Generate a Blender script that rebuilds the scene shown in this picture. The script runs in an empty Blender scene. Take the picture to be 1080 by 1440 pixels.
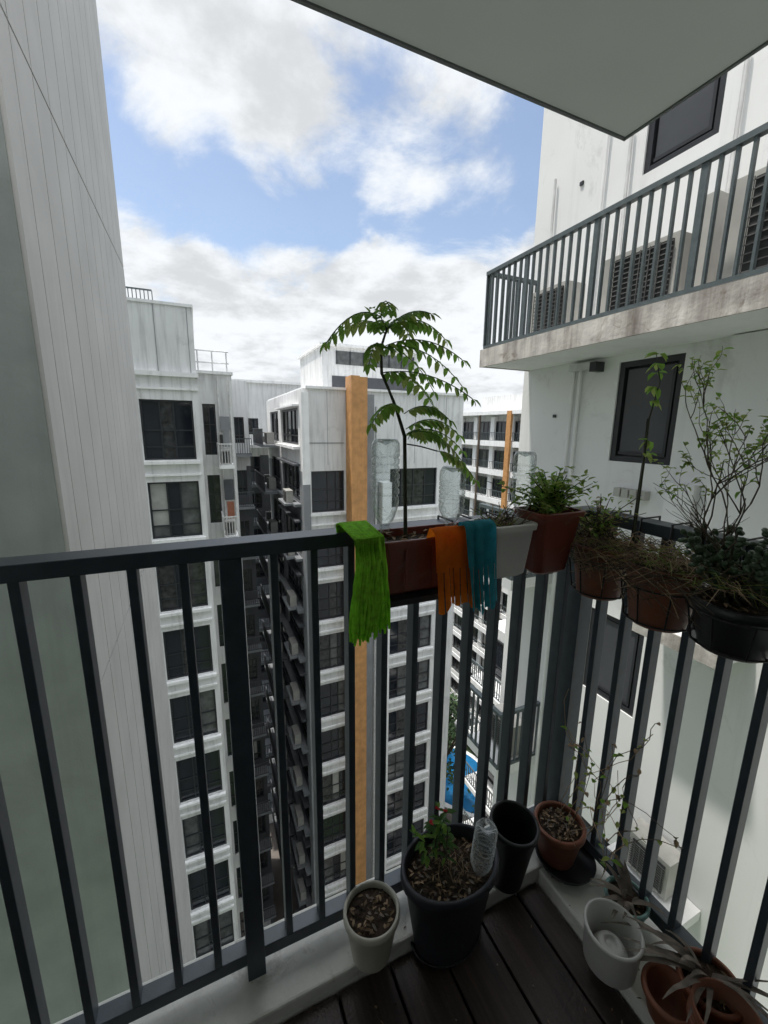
import bpy, math, random
from mathutils import Vector, Matrix
random.seed(7)
scene=bpy.context.scene
R=random.uniform
# ------------------------------------------------------------------ materials
def mat(name,col,rough=.6,metal=0.0,nscale=6,namt=.15,streak=0,dirt=(.12,.11,.09),bump=0,bscale=80,trans=0,spec=.5,dstart=.52,blotch=0,bdirt=(.35,.34,.32),bsc=.9):
    m=bpy.data.materials.new(name);m.use_nodes=True
    nt=m.node_tree;N=nt.nodes;Lk=nt.links
    b=N['Principled BSDF'];b.inputs['Roughness'].default_value=rough;b.inputs['Metallic'].default_value=metal
    b.inputs['Specular IOR Level'].default_value=spec
    tc=N.new('ShaderNodeTexCoord')
    n=N.new('ShaderNodeTexNoise');n.inputs['Scale'].default_value=nscale;n.inputs['Detail'].default_value=6
    Lk.new(tc.outputs['Object'],n.inputs['Vector'])
    r=N.new('ShaderNodeMapRange');r.inputs[1].default_value=.3;r.inputs[2].default_value=.7
    r.inputs[3].default_value=1-namt;r.inputs[4].default_value=1+namt
    Lk.new(n.outputs['Fac'],r.inputs[0])
    mx=N.new('ShaderNodeVectorMath');mx.operation='SCALE';mx.inputs[0].default_value=col[:3]
    Lk.new(r.outputs[0],mx.inputs['Scale'])
    out=mx.outputs[0]
    if streak>0:
        mp=N.new('ShaderNodeMapping');mp.inputs['Scale'].default_value=(1,1,.07)
        Lk.new(tc.outputs['Object'],mp.inputs[0])
        s=N.new('ShaderNodeTexNoise');s.inputs['Scale'].default_value=5;s.inputs['Detail'].default_value=8;s.inputs['Roughness'].default_value=.65
        Lk.new(mp.outputs[0],s.inputs['Vector'])
        r2=N.new('ShaderNodeMapRange');r2.inputs[1].default_value=dstart;r2.inputs[2].default_value=.78;r2.inputs[3].default_value=0;r2.inputs[4].default_value=streak
        Lk.new(s.outputs['Fac'],r2.inputs[0])
        m2=N.new('ShaderNodeMix');m2.data_type='RGBA'
        Lk.new(r2.outputs[0],m2.inputs['Factor']);Lk.new(out,m2.inputs['A']);m2.inputs['B'].default_value=(*dirt,1)
        out=m2.outputs['Result']
    if blotch>0:
        s=N.new('ShaderNodeTexNoise');s.inputs['Scale'].default_value=bsc;s.inputs['Detail'].default_value=10;s.inputs['Roughness'].default_value=.72;s.inputs['Distortion'].default_value=1.2
        Lk.new(tc.outputs['Object'],s.inputs['Vector'])
        r2=N.new('ShaderNodeMapRange');r2.inputs[1].default_value=.56;r2.inputs[2].default_value=.74;r2.inputs[3].default_value=0;r2.inputs[4].default_value=blotch
        Lk.new(s.outputs['Fac'],r2.inputs[0])
        m2=N.new('ShaderNodeMix');m2.data_type='RGBA'
        Lk.new(r2.outputs[0],m2.inputs['Factor']);Lk.new(out,m2.inputs['A']);m2.inputs['B'].default_value=(*bdirt,1)
        out=m2.outputs['Result']
    Lk.new(out,b.inputs['Base Color'])
    if bump>0:
        bn=N.new('ShaderNodeTexNoise');bn.inputs['Scale'].default_value=bscale;bn.inputs['Detail'].default_value=4
        Lk.new(tc.outputs['Object'],bn.inputs['Vector'])
        bp=N.new('ShaderNodeBump');bp.inputs['Strength'].default_value=bump;bp.inputs['Distance'].default_value=.01
        Lk.new(bn.outputs['Fac'],bp.inputs['Height']);Lk.new(bp.outputs[0],b.inputs['Normal'])
    if trans>0:
        t=N.new('ShaderNodeBsdfTranslucent');ms=N.new('ShaderNodeMixShader');ms.inputs[0].default_value=trans
        Lk.new(out,t.inputs['Color']);Lk.new(b.outputs[0],ms.inputs[1]);Lk.new(t.outputs[0],ms.inputs[2])
        Lk.new(ms.outputs[0],N['Material Output'].inputs['Surface'])
    return m
M={}
M['white']=mat('white_wall_paint',(.77,.77,.76),.8,nscale=.8,namt=.05,streak=.28,dirt=(.40,.40,.39),dstart=.55,blotch=.6,bdirt=(.42,.41,.38),bsc=1.1)
M['white2']=mat('white_ledge_paint',(.80,.80,.79),.8,nscale=2,namt=.05,streak=.5,dirt=(.28,.27,.25))
M['soff']=mat('white_soffit_paint',(.88,.88,.87),.8,nscale=2,namt=.04,streak=.2,dirt=(.5,.49,.46))
M['far']=mat('weathered_wall_paint',(.69,.69,.68),.85,nscale=.5,namt=.10,streak=.75,dirt=(.29,.29,.28),dstart=.48,blotch=.6,bsc=.35)
M['grey']=mat('grey_paint_and_wall_shade',(.22,.23,.24),.8,nscale=1,namt=.15,streak=.5,dirt=(.09,.09,.09))  # grey paint, also courtyard shade painted into lower walls and ledges
M['dgrey']=mat('dark_grey_and_wall_shade',(.075,.08,.088),.6,nscale=1,namt=.2,streak=.4,dirt=(.2,.2,.2))  # dark grey parts, plus courtyard shade painted into the lower recessed walls
M['panel']=mat('grooved_panel_paint',(.46,.45,.435),.7,nscale=1.2,namt=.07,streak=.35,dirt=(.27,.27,.26),blotch=.35,bsc=.8)
M['gconc']=mat('greenish_concrete',(.27,.292,.278),.85,nscale=3,namt=.10,streak=.4,dirt=(.16,.175,.16),bump=.2,blotch=.4,bdirt=(.18,.19,.17))
M['glass']=mat('dark_window_glass',(.016,.020,.026),.06,nscale=.4,namt=.3,spec=.5)
M['glass2']=mat('curtained_window_glass',(.09,.095,.095),.12,nscale=3,namt=.4)
M['glass3']=mat('mottled_window_glass',(.035,.036,.036),.1,nscale=5,namt=.7)  # slightly paler glass with strong noise variation
M['blind']=mat('white_window_blind',(.35,.35,.33),.3,nscale=3,namt=.15)
M['frame']=mat('black_window_frame',(.022,.024,.028),.4)
M['louv']=mat('grey_louvre_glass',(.06,.063,.07),.35,nscale=2)
M['rail']=mat('dark_blue_grey_metal',(.060,.078,.096),.36,.15,nscale=30,namt=.12,bump=.05,bscale=200,spec=.6,streak=.3,dirt=(.14,.14,.13))
M['rail2']=mat('grey_green_metal',(.085,.105,.11),.5,.1,nscale=20)
M['wood']=mat('orange_timber_cladding',(.50,.25,.09),.6,nscale=3,namt=.18,streak=.6,dirt=(.30,.15,.06))
M['ac']=mat('air_conditioner_casing',(.42,.41,.38),.5,nscale=4,namt=.1,streak=.5,dirt=(.2,.18,.15))
M['acd']=mat('air_conditioner_grille',(.03,.03,.03),.6)
M['acl']=mat('air_conditioner_guard',(.13,.13,.125),.6)
M['pipe']=mat('pipe_plastic',(.58,.58,.57),.5)
M['rust']=mat('stained_concrete_edge',(.55,.52,.48),.9,nscale=5,namt=.3,streak=.95,dirt=(.08,.05,.035),bump=.4,bscale=30,dstart=.42,blotch=.9,bdirt=(.14,.09,.065),bsc=4)
M['ceil']=mat('painted_soffit',(.68,.695,.68),.85,nscale=1.2,namt=.05)
M['ceile']=mat('soffit_drip_edge',(.16,.17,.17),.7)
M['kerb']=mat('white_painted_kerb',(.78,.77,.72),.7,nscale=9,namt=.1,streak=.3,dirt=(.24,.22,.19),bump=.3,bscale=60,blotch=.8,bdirt=(.22,.19,.15),bsc=5)
M['grass']=mat('ground_grass',(.05,.08,.03),.9,nscale=.15,namt=.4)
M['pave']=mat('ground_paving',(.14,.12,.105),.9,nscale=.5,namt=.25)
M['pool']=mat('pool_water',(.015,.13,.29),.08,nscale=.6,namt=.3)
M['ltree']=mat('tree_leaf',(.04,.08,.022),.6,nscale=.4,namt=.5)
M['bark']=mat('bark',(.09,.065,.045),.9,nscale=30,namt=.3)
M['twig']=mat('dry_twig',(.11,.085,.06),.8,nscale=40,namt=.3)
M['stem']=mat('dark_stem',(.05,.055,.03),.7,nscale=30,namt=.3)
M['leaf']=mat('bright_leaf',(.22,.40,.07),.42,nscale=14,namt=.35,trans=.58)
M['leaf2']=mat('yellow_green_leaf',(.36,.45,.12),.5,nscale=14,namt=.3,trans=.5)
M['leaf3']=mat('deep_leaf',(.09,.20,.05),.45,nscale=14,namt=.4,trans=.4)
M['jade']=mat('succulent_leaf',(.07,.115,.06),.35,nscale=20,namt=.4)
M['straw']=mat('dried_grass',(.42,.30,.19),.85,nscale=20,namt=.35)
M['dead']=mat('withered_leaf',(.22,.185,.155),.8,nscale=25,namt=.5)
M['red']=mat('red_flower',(.6,.04,.05),.5)
M['soil']=mat('potting_soil',(.055,.038,.026),.95,nscale=60,namt=.5,bump=1,bscale=120)
M['chip']=mat('leaf_litter',(.20,.135,.08),.9,nscale=40,namt=.5)
M['potb']=mat('black_plastic_pot',(.020,.021,.023),.42,nscale=10,namt=.3)
M['potg']=mat('dark_grey_plastic_pot',(.030,.033,.042),.5,nscale=8,namt=.25,streak=.3,dirt=(.07,.067,.063))
M['potc']=mat('cream_plastic_pot',(.60,.58,.50),.5,nscale=8,namt=.08,streak=.4,dirt=(.28,.25,.20))
M['potw']=mat('white_plastic_pot',(.66,.66,.63),.4,nscale=8,namt=.06,streak=.4,dirt=(.35,.32,.27))
M['potw2']=mat('white_plastic_planter',(.85,.84,.80),.4,nscale=8,namt=.06,streak=.35,dirt=(.45,.42,.36),trans=.3)
M['pott']=mat('terracotta_plastic',(.25,.09,.050),.5,nscale=10,namt=.2,streak=.5,dirt=(.13,.08,.055),blotch=.5,bdirt=(.3,.2,.15),bsc=9)
M['potr']=mat('brown_plastic_planter',(.21,.05,.033),.4,nscale=6,namt=.2,streak=.5,dirt=(.25,.2,.17),blotch=.4,bdirt=(.3,.22,.18),bsc=9)
M['aqua']=mat('aqua_plastic_pot',(.28,.50,.47),.45,nscale=8,namt=.1,streak=.3,dirt=(.2,.25,.22))
M['lime']=mat('lime_green_microfibre',(.45,.92,.07),.9,nscale=90,namt=.2,bump=.5,bscale=300,trans=.5)
M['orange']=mat('orange_cloth',(1.0,.25,.015),.85,nscale=60,namt=.12,bump=.3,bscale=300,trans=.58)
M['teal']=mat('teal_cloth',(.03,.33,.42),.85,nscale=60,namt=.15,bump=.3,bscale=300,trans=.45)
M['cap']=mat('wire_black',(.015,.015,.015),.5)
def deckmat():
    m=mat('dark_timber_deck',(.045,.030,.025),.42,nscale=4,namt=.4,bump=.25,bscale=150,blotch=.6,bdirt=(.085,.07,.06),bsc=6)
    nt=m.node_tree;N=nt.nodes
    for n in N:
        if n.type=='TEX_NOISE' and n.inputs['Scale'].default_value==4:
            mp=N.new('ShaderNodeMapping');mp.inputs['Scale'].default_value=(18,1,1)
            tc=[k for k in N if k.type=='TEX_COORD'][0]
            nt.links.new(tc.outputs['Object'],mp.inputs[0]);nt.links.new(mp.outputs[0],n.inputs['Vector'])
    return m
M['deck']=deckmat()
def bottlemat():
    m=bpy.data.materials.new('clear_plastic');m.use_nodes=True;nt=m.node_tree;N=nt.nodes
    b=N['Principled BSDF'];b.inputs['Base Color'].default_value=(.88,.92,.92,1);b.inputs['Roughness'].default_value=.10
    b.inputs['Specular IOR Level'].default_value=1.0
    t=N.new('ShaderNodeBsdfTransparent');t.inputs[0].default_value=(.93,.96,.96,1)
    lw=N.new('ShaderNodeLayerWeight');lw.inputs[0].default_value=.38
    mr=N.new('ShaderNodeMapRange');mr.inputs[1].default_value=.08;mr.inputs[2].default_value=.85;mr.inputs[3].default_value=.08;mr.inputs[4].default_value=.78
    n=N.new('ShaderNodeTexNoise');n.inputs['Scale'].default_value=55;n.inputs['Distortion'].default_value=1.5
    tc=N.new('ShaderNodeTexCoord')
    bp=N.new('ShaderNodeBump');bp.inputs['Strength'].default_value=.8;bp.inputs['Distance'].default_value=.007
    ms=N.new('ShaderNodeMixShader');L=nt.links
    L.new(tc.outputs['Object'],n.inputs['Vector'])
    L.new(lw.outputs['Facing'],mr.inputs[0]);L.new(mr.outputs[0],ms.inputs[0]);L.new(t.outputs[0],ms.inputs[1]);L.new(b.outputs[0],ms.inputs[2])
    L.new(n.outputs['Fac'],bp.inputs['Height']);L.new(bp.outputs[0],b.inputs['Normal']);L.new(bp.outputs[0],lw.inputs['Normal'])
    L.new(ms.outputs[0],N['Material Output'].inputs['Surface']);return m
M['bottle']=bottlemat()

# ------------------------------------------------------------------ mesh builder
class MB:
    def __init__(s): s.v=[];s.f=[];s.m=[];s.sm=[];s.names=[]
    def mi(s,n):
        if n not in s.names: s.names.append(n)
        return s.names.index(n)
    def face(s,pts,mt,sm=False):
        i=len(s.v);s.v+= [tuple(p) for p in pts];s.f.append(tuple(range(i,i+len(pts))));s.m.append(s.mi(mt));s.sm.append(sm)
    def box(s,x0,x1,y0,y1,z0,z1,mt):
        if x0>x1:x0,x1=x1,x0
        if y0>y1:y0,y1=y1,y0
        if z0>z1:z0,z1=z1,z0
        i=len(s.v)
        s.v+=[(x0,y0,z0),(x1,y0,z0),(x1,y1,z0),(x0,y1,z0),(x0,y0,z1),(x1,y0,z1),(x1,y1,z1),(x0,y1,z1)]
        k=s.mi(mt)
        for f in((0,3,2,1),(4,5,6,7),(0,1,5,4),(1,2,6,5),(2,3,7,6),(3,0,4,7)):
            s.f.append(tuple(i+a for a in f));s.m.append(k);s.sm.append(False)
    def tube(s,path,rad,mt,seg=6):
        path=[Vector(p) for p in path]
        if not isinstance(rad,(list,tuple)): rad=[rad]*len(path)
        i0=len(s.v);k=s.mi(mt);n=len(path)
        for j,p in enumerate(path):
            d=(path[min(j+1,n-1)]-path[max(j-1,0)])
            if d.length<1e-9:d=Vector((0,0,1))
            d.normalize()
            a=d.cross(Vector((0,0,1))) if abs(d.z)<.95 else d.cross(Vector((0,1,0)))
            a.normalize();b=d.cross(a)
            for q in range(seg):
                t=2*math.pi*q/seg
                s.v.append(tuple(p+(a*math.cos(t)+b*math.sin(t))*rad[j]))
        for j in range(n-1):
            for q in range(seg):
                s.f.append((i0+j*seg+q,i0+j*seg+(q+1)%seg,i0+(j+1)*seg+(q+1)%seg,i0+(j+1)*seg+q));s.m.append(k);s.sm.append(True)
    def lathe(s,c,prof,mt,seg=40,tilt=None,sx=1,sy=1):
        i0=len(s.v);k=s.mi(mt);T=tilt or Matrix.Identity(3);c=Vector(c)
        for r,z in prof:
            for q in range(seg):
                t=2*math.pi*q/seg
                s.v.append(tuple(c+T@Vector((r*sx*math.cos(t),r*sy*math.sin(t),z))))
        for j in range(len(prof)-1):
            for q in range(seg):
                s.f.append((i0+j*seg+q,i0+j*seg+(q+1)%seg,i0+(j+1)*seg+(q+1)%seg,i0+(j+1)*seg+q));s.m.append(k);s.sm.append(True)
    def leaf(s,b,d,up,ln,w,mt,fold=.25,droop=.15):
        b=Vector(b);d=Vector(d).normalized();side=d.cross(Vector(up))
        if side.length<1e-4: side=d.cross(Vector((1,0,.3)))
        side.normalize();nn=side.cross(d).normalized()
        m1=b+d*ln*.35;m2=b+d*ln*.72-nn*ln*droop*.5;t=b+d*ln-nn*ln*droop
        l1=m1+side*w*.5+nn*w*fold;r1=m1-side*w*.5+nn*w*fold
        l2=m2+side*w*.38+nn*w*fold*.8;r2=m2-side*w*.38+nn*w*fold*.8
        i=len(s.v);s.v+=[tuple(p) for p in(b,l1,l2,t,r2,r1,m1,m2)]
        k=s.mi(mt)
        for f in((0,6,1),(1,6,7,2),(2,7,3),(0,5,6),(5,4,7,6),(4,3,7)):
            s.f.append(tuple(i+a for a in f));s.m.append(k);s.sm.append(False)
    def obj(s,name,parent=None,bevel=0):
        me=bpy.data.meshes.new(name);me.from_pydata(s.v,[],s.f)
        for n in s.names: me.materials.append(M[n])
        me.polygons.foreach_set('material_index',s.m);me.polygons.foreach_set('use_smooth',s.sm);me.update()
        o=bpy.data.objects.new(name,me);scene.collection.objects.link(o)
        if parent:o.parent=parent
        if bevel:
            b=o.modifiers.new('bevel','BEVEL');b.width=bevel;b.segments=2;b.limit_method='ANGLE'
        return o
def empty(name):
    e=bpy.data.objects.new(name,None);scene.collection.objects.link(e);return e
class Fac:
    def __init__(s,mb,o,base): s.mb=mb;s.o=o;s.b=base
    def box(s,s0,s1,d0,d1,z0,z1,mt):
        if s.o=='S': s.mb.box(s0,s1,s.b+d0,s.b+d1,z0,z1,mt)
        elif s.o=='W': s.mb.box(s.b+d0,s.b+d1,s0,s1,z0,z1,mt)
        else: s.mb.box(s.b-d0,s.b-d1,s0,s1,z0,z1,mt)
def window(wf,s0,s1,z0,z1,vs=(.5,),hs=(.25,),fr=.06,dep=.14,bar=.045):
    cuts=[0]+list(vs)+[1]
    for a,b in zip(cuts[:-1],cuts[1:]):
        zc=[0]+list(hs)+[1]
        cur=random.random()
        for q,(c,d) in enumerate(zip(zc[:-1],zc[1:])):
            g='glass' if cur<.62 else ('glass3' if cur<.84 else ('glass2' if cur<.96 or q==0 or len(zc)<3 else 'blind'))
            wf.box(s0+(s1-s0)*a,s0+(s1-s0)*b,dep,dep+.03+R(0,.004),z0+(z1-z0)*c,z0+(z1-z0)*d,g)
    wf.box(s0,s0+fr,dep-.07,dep-.003,z0,z1,'frame');wf.box(s1-fr,s1,dep-.07,dep-.003,z0,z1,'frame')
    wf.box(s0+fr,s1-fr,dep-.068,dep-.003,z0,z0+fr,'frame');wf.box(s0+fr,s1-fr,dep-.068,dep-.003,z1-fr,z1,'frame')
    for a in vs:
        x=s0+(s1-s0)*a;wf.box(x-bar/2,x+bar/2,dep-.05,dep-.004,z0+fr,z1-fr,'frame')
    for a in hs:
        z=z0+(z1-z0)*a;wf.box(s0+fr,s1-fr,dep-.045,dep-.005,z-bar/2,z+bar/2,'frame')
def grille(f,s0,s1,z0,z1,d,step=.12,t=.025,mt='rail2',top=.05,post=0):
    f.box(s0,s1,d-.03,d+.03,z1-top,z1,mt);f.box(s0,s1,d-.02,d+.02,z0,z0+top*.8,mt)
    n=max(1,int((s1-s0)/step))
    for i in range(n+1):
        x=s0+(s1-s0)*i/n
        w=t/2 if not(post and i%post==0) else t*1.3
        f.box(x-w,x+w,d-.017,d+.017,z0+top*.8,z1-top,mt)
def acunit(f,s0,s1,d0,d1,z0,z1):
    f.box(s0,s1,d0+.02,d1,z0,z1,'ac')
    f.box(s0+.04,s0+(s1-s0)*.78,d0,d0+.018,z0+.05,z1-.05,'acd')
    for i in range(11):
        z=z0+.07+(z1-z0-.14)*i/10
        f.box(s0+.03,s0+(s1-s0)*.80,d0-.012,d0-.002,z-.004,z+.004,'acl')
    for i in range(7):
        x=s0+.05+(s1-s0)*.72*i/6
        f.box(x-.003,x+.003,d0-.022,d0-.013,z0+.05,z1-.05,'acl')

GZ=-38.0;H=3.1;NF=12
# ------------------------------------------------------------------ ground etc
g=MB();g.face([(-1500,-1500,GZ),(1500,-1500,GZ),(1500,1500,GZ),(-1500,1500,GZ)],'grass');g.obj('ground')
g=MB();g.face([(0,10,GZ+.01),(27.5,10,GZ+.01),(27.5,60,GZ+.01),(0,60,GZ+.01)],'pave');g.obj('paving')
g=MB()
pts=[]
for i in range(48):
    t=2*math.pi*i/48;pts.append((24.3+3.2*math.cos(t)+.5*math.cos(3*t),34.0+5.5*math.sin(t),GZ+.10))
g.face(pts,'pool')
for i in range(48):
    a=Vector(pts[i]);b=Vector(pts[(i+1)%48]);c=Vector((24.3,34.0,a.z));oa=a+(a-c).normalized()*.5;ob=b+(b-c).normalized()*.5
    g.face([a,oa,ob,b],'white2');g.face([oa,(oa.x,oa.y,GZ),(ob.x,ob.y,GZ),ob],'white2')
g.obj('swimming_pool')
t=MB()
for k in range(26):
    cx,cy=random.choice([(R(22,27),R(42,58)),(R(17,21),R(24,44)),(R(20,26),R(22,27)),(R(22,27),R(42,52))]);h=R(6,13)
    t.tube([(cx,cy,GZ),(cx+R(-.4,.4),cy,GZ+h*.5),(cx,cy+R(-.4,.4),GZ+h)],[.25,.18,.08],'bark')
    for j in range(6):
        a=R(0,6.28);t.tube([(cx,cy,GZ+h*.6),(cx+2*math.cos(a),cy+2*math.sin(a),GZ+h+R(-.5,1))],[.1,.03],'bark',4)
    for c in range(12):
        a=R(0,6.28);rr=R(0,2.3);q=Vector((cx+rr*math.cos(a),cy+rr*math.sin(a),GZ+h+R(-1.2,1.6)))
        for j in range(45):
            p=q+Vector((random.gauss(0,.45),random.gauss(0,.45),random.gauss(0,.35)))
            t.leaf(p,(R(-1,1),R(-1,1),R(-.6,.6)),(0,0,1),R(.3,.5),.25,'ltree')
t.obj('courtyard_trees')

# ------------------------------------------------------------------ left grooved tower
lt=empty('grooved_panel_tower')
w=MB();w.box(-9,-1.03,3.9,9.2,GZ,14,'gconc');w.obj('core',lt)
w=MB()
ys=[3.9,4.22]
while ys[-1]<9.0: ys.append(ys[-1]+.46)
ys[-1]=9.2
zl=[]
z=4.1
while z>GZ+1: zl.append(z);z-=5.1
zl=[14,9.2]+zl+[GZ]
for a,b in zip(ys[:-1],ys[1:]):
    for zt,zb in zip(zl[:-1],zl[1:]):
        w.box(-1.03,-1.0,a+.008,b-.008,zb+.012,zt-.012,'panel')
w.obj('grooved_panels',lt)
w=MB();w.box(-3,-1.06,1.2,2.46,-.78,0,'gconc');w.box(-3,-1.03,1.18,2.5,0,.05,'panel');w.obj('concrete_ledge')

# ------------------------------------------------------------------ tower A
A=empty('white_apartment_tower')
wl=MB();wn=MB();dt=MB()
f=Fac(wl,'S',18);fw=Fac(wn,'S',18);fd=Fac(dt,'S',18)
top=2.35
wl.box(-6,.1,18.3,26,GZ,3.2,'far')
f.box(-6,-1.92,0,.3,GZ,3.2,'far');f.box(-.12,.1,0,.3,GZ,3.2,'far')
f.box(-1.92,-.12,0,.3,top,3.2,'far')
f.box(-6,.16,-.12,.3,3.2,3.36,'white2');f.box(-6,.13,-.06,-.002,2.72,2.80,'white2')
wl.box(-6,.1,18.1,25,3.36,5.72,'far')
for x in(-1.2,-.1): f.box(x,x+.02,.088,.098,3.36,5.7,'grey')
wl.box(-6,.14,18.06,25.1,5.72,5.82,'white2')
grille(Fac(dt,'S',18.6),-2.6,-1.2,5.82,6.3,0,.12,.03,'rail2')
for k in range(NF):
    zt=top-H*k;zb=zt-2.25
    window(fw,-1.92,-.12,zb,zt,(.36,.62,),(.22,.5),.07,.16,.05)
    f.box(-1.92,-.12,0,.3,zb-.85,zb,'far')
    fd.box(-2.0,.0,-.14,-.002,zb-.16,zb-.04,'white2')
    fd.box(-2.0,.0,-.08,-.002,zb-.62,zb-.54,'white2')
wl.obj('walls',A);wn.obj('windows',A);dt.obj('ledges',A)
# ------------------------------------------------------------------ recessed block
Bk=empty('recessed_apartment_block')
wl=MB();wn=MB();dt=MB()
f=Fac(wl,'S',20);fw=Fac(wn,'S',20);fd=Fac(dt,'S',20)
wl.box(.1,1.5,20.3,30,GZ,3.6,'far')
f.box(.1,.24,0,.3,GZ,3.6,'far');f.box(.76,1.5,0,.3,GZ,3.6,'far');f.box(.24,.76,0,.3,top,3.6,'far')
f.box(.1,1.56,-.1,.3,3.6,3.72,'white2')
for k in range(NF):
    zt=top-H*k;zb=zt-2.2
    window(fw,.24,.76,zb,zt,(.5,),(.25,.6),.05,.15,.04)
    f.box(.24,.76,0,.3,zb-.9,zb,'far')
    fd.box(.72,1.32,-1.5,-.002,zb-.5,zb-.36,'white2')
    grille(Fac(dt,'S',18.5),.74,1.3,zb-.36,zb+.55,.04,.1,.025,'pipe')
    grille(Fac(dt,'W',.74),18.6,19.9,zb-.36,zb+.55,0,.12,.025,'pipe')
    acunit(Fac(dt,'S',18.9),.8,1.25,0,.3,zb-.33,zb+.25)
    if k%2==0: acunit(Fac(dt,'S',19.3),.8,1.25,0,.3,zb+.4,zb+.95)
    if random.random()<.6: dt.box(R(.8,1.0),R(1.1,1.25),18.8,18.85,zb+.4,zb+R(.8,1.2),random.choice(['pott','grey','white2','straw','dgrey']))
    dt.box(.9,1.3,19.6,19.9,zb+1.1,zb+R(1.3,2.0),random.choice(['dgrey','grey','acd']))
dt.tube([(1.36,19.8,3.5),(1.36,19.8,GZ)],.06,'pipe');dt.tube([(.9,19.9,3.5),(.9,19.9,GZ)],.04,'pipe')
for x in(.2,.8,1.4): dt.tube([(x,21,3.7),(x,21,4.7)],.03,'pipe')
dt.tube([(.1,21,4.7),(1.5,21,4.7)],.03,'pipe');dt.tube([(.1,21,4.2),(1.5,21,4.2)],.03,'pipe')
f=Fac(wl,'S',26);fw=Fac(wn,'S',26);fd=Fac(dt,'S',26)
wl.box(1.5,2.75,26.3,33,GZ,4.0,'far')
ZC=-.9  # below this level courtyard shade is painted into the wall colour
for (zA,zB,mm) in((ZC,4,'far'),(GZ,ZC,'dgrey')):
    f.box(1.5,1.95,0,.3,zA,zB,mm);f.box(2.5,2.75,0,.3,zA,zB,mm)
f.box(1.95,2.5,0,.3,top-.4,4,'far')
for k in range(NF):
    zt=top-.4-H*k;zb=zt-1.5
    window(fw,1.95,2.5,zb,zt,(.5,),(.3,),.06,.15,.05);f.box(1.95,2.5,0,.3,zb-1.6,zb,'far' if k==0 else 'dgrey')  # darker colour under the top floor is painted-in shade
    fd.box(1.5,2.8,-.8,-.002,zb-.75,zb-.6,'grey');grille(Fac(dt,'S',25.25),1.5,2.8,zb-.6,zb+.3,0,.12,.03,'dgrey')
f=Fac(wl,'S',36);fw=Fac(wn,'S',36);fd=Fac(dt,'S',36)
wl.box(2,9,36.3,44,GZ,4.9,'far');f.box(3.2,4.6,0,.3,2.1,4.9,'far')
for (zA,zB,mm) in((ZC,4.9,'far'),(GZ,ZC,'dgrey')):  # back wall split: lower part coloured dark to stand for shade
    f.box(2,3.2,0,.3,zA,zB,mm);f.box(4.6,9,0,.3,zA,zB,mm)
f.box(2,9,-.15,.3,4.9,5.1,'white2')
for k in range(NF):
    zt=2.1-H*k;zb=zt-1.3
    window(fw,3.2,4.6,zb,zt,(.33,.66),(.3,),.07,.15,.06);f.box(3.2,4.6,0,.3,zb-1.8,zb,'far' if k==0 else 'dgrey')
    fd.box(2.6,5.6,-2.2,-.002,zb-1.0,zb-.8,'grey' if k else 'white2')  # lower ledges greyed to carry the courtyard shade in their colour
    grille(Fac(dt,'S',33.9),2.6,5.6,zb-.8,zb+.2,0,.14,.035,'dgrey')
    acunit(Fac(dt,'S',34.6),4.7,5.4,0,.4,zb-.78,zb-.1)
    dt.box(3.0,3.4,34.6,35,zb-.8,zb+R(-.3,.5),random.choice(['grey','ac','dgrey']))
wl.obj('walls',Bk);wn.obj('windows',Bk);dt.obj('ledges',Bk)

# ------------------------------------------------------------------ tower B
B=empty('white_apartment_tower')
wl=MB();wn=MB();dt=MB();Y=21.0
f=Fac(wl,'S',Y);fw=Fac(wn,'S',Y);fd=Fac(dt,'S',Y)
TB=-.83
wl.box(5.2,14.4,Y+.3,33,GZ,3.3,'far')
wl.box(5.0,14.6,Y-.1,33.2,3.3,3.42,'white2')
f.box(4.87,5.2,0,.3,GZ,3.3,'far');f.box(7.0,9.7,0,.3,GZ,3.3,'far');f.box(12.75,14.4,0,.3,GZ,3.3,'far')
f.box(5.2,7.0,0,.3,TB,3.3,'far');f.box(9.7,12.75,0,.3,TB,3.3,'far')
for x in(6.1,11.2,13.2): f.box(x,x+.018,-.010,-.001,TB+.3,3.2,'grey')
f.box(4.9,7.0,-.02,-.001,.6,.64,'grey')
for k in range(NF):
    zt=TB-H*k;zb=zt-2.2
    if zb<GZ: break
    window(fw,5.2,7.0,zb,zt,(.5,.75),(.25,.55),.07,.16,.05)
    window(fw,9.7,12.75,zb,zt,(.25,.5,.75),(.25,.55),.07,.16,.05)
    f.box(5.2,7.0,0,.3,zb-.9,zb,'far');f.box(9.7,12.75,0,.3,zb-.9,zb,'far')
    fd.box(5.1,7.05,-.14,-.002,zb-.16,zb-.03,'white2');fd.box(9.75,12.9,-.14,-.002,zb-.16,zb-.03,'white2')
    fd.box(5.1,7.05,-.08,-.002,zb-.7,zb-.62,'white2');fd.box(9.75,12.9,-.08,-.002,zb-.7,zb-.62,'white2')
f.box(4.75,5.12,-.12,-.003,-1.5,3.1,'white2');f.box(4.75,5.12,-.12,-.003,GZ,-1.5,'grey')
dt.box(7.1,7.55,Y-.9,Y-.004,GZ,3.95,'wood');dt.box(7.56,7.97,Y-.88,Y-.004,GZ,3.9,'wood')
dt.box(7.99,8.5,Y-.5,Y-.004,GZ,3.1,'grey');dt.box(8.95,9.5,Y-.7,Y-.004,GZ,-1.5,'white2')
dt.tube([(8.72,Y-.3,2.5),(8.72,Y-.3,GZ)],.09,'pipe')
f=Fac(wl,'W',4.87);fw=Fac(wn,'W',4.87);fd=Fac(dt,'W',4.87)
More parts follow.
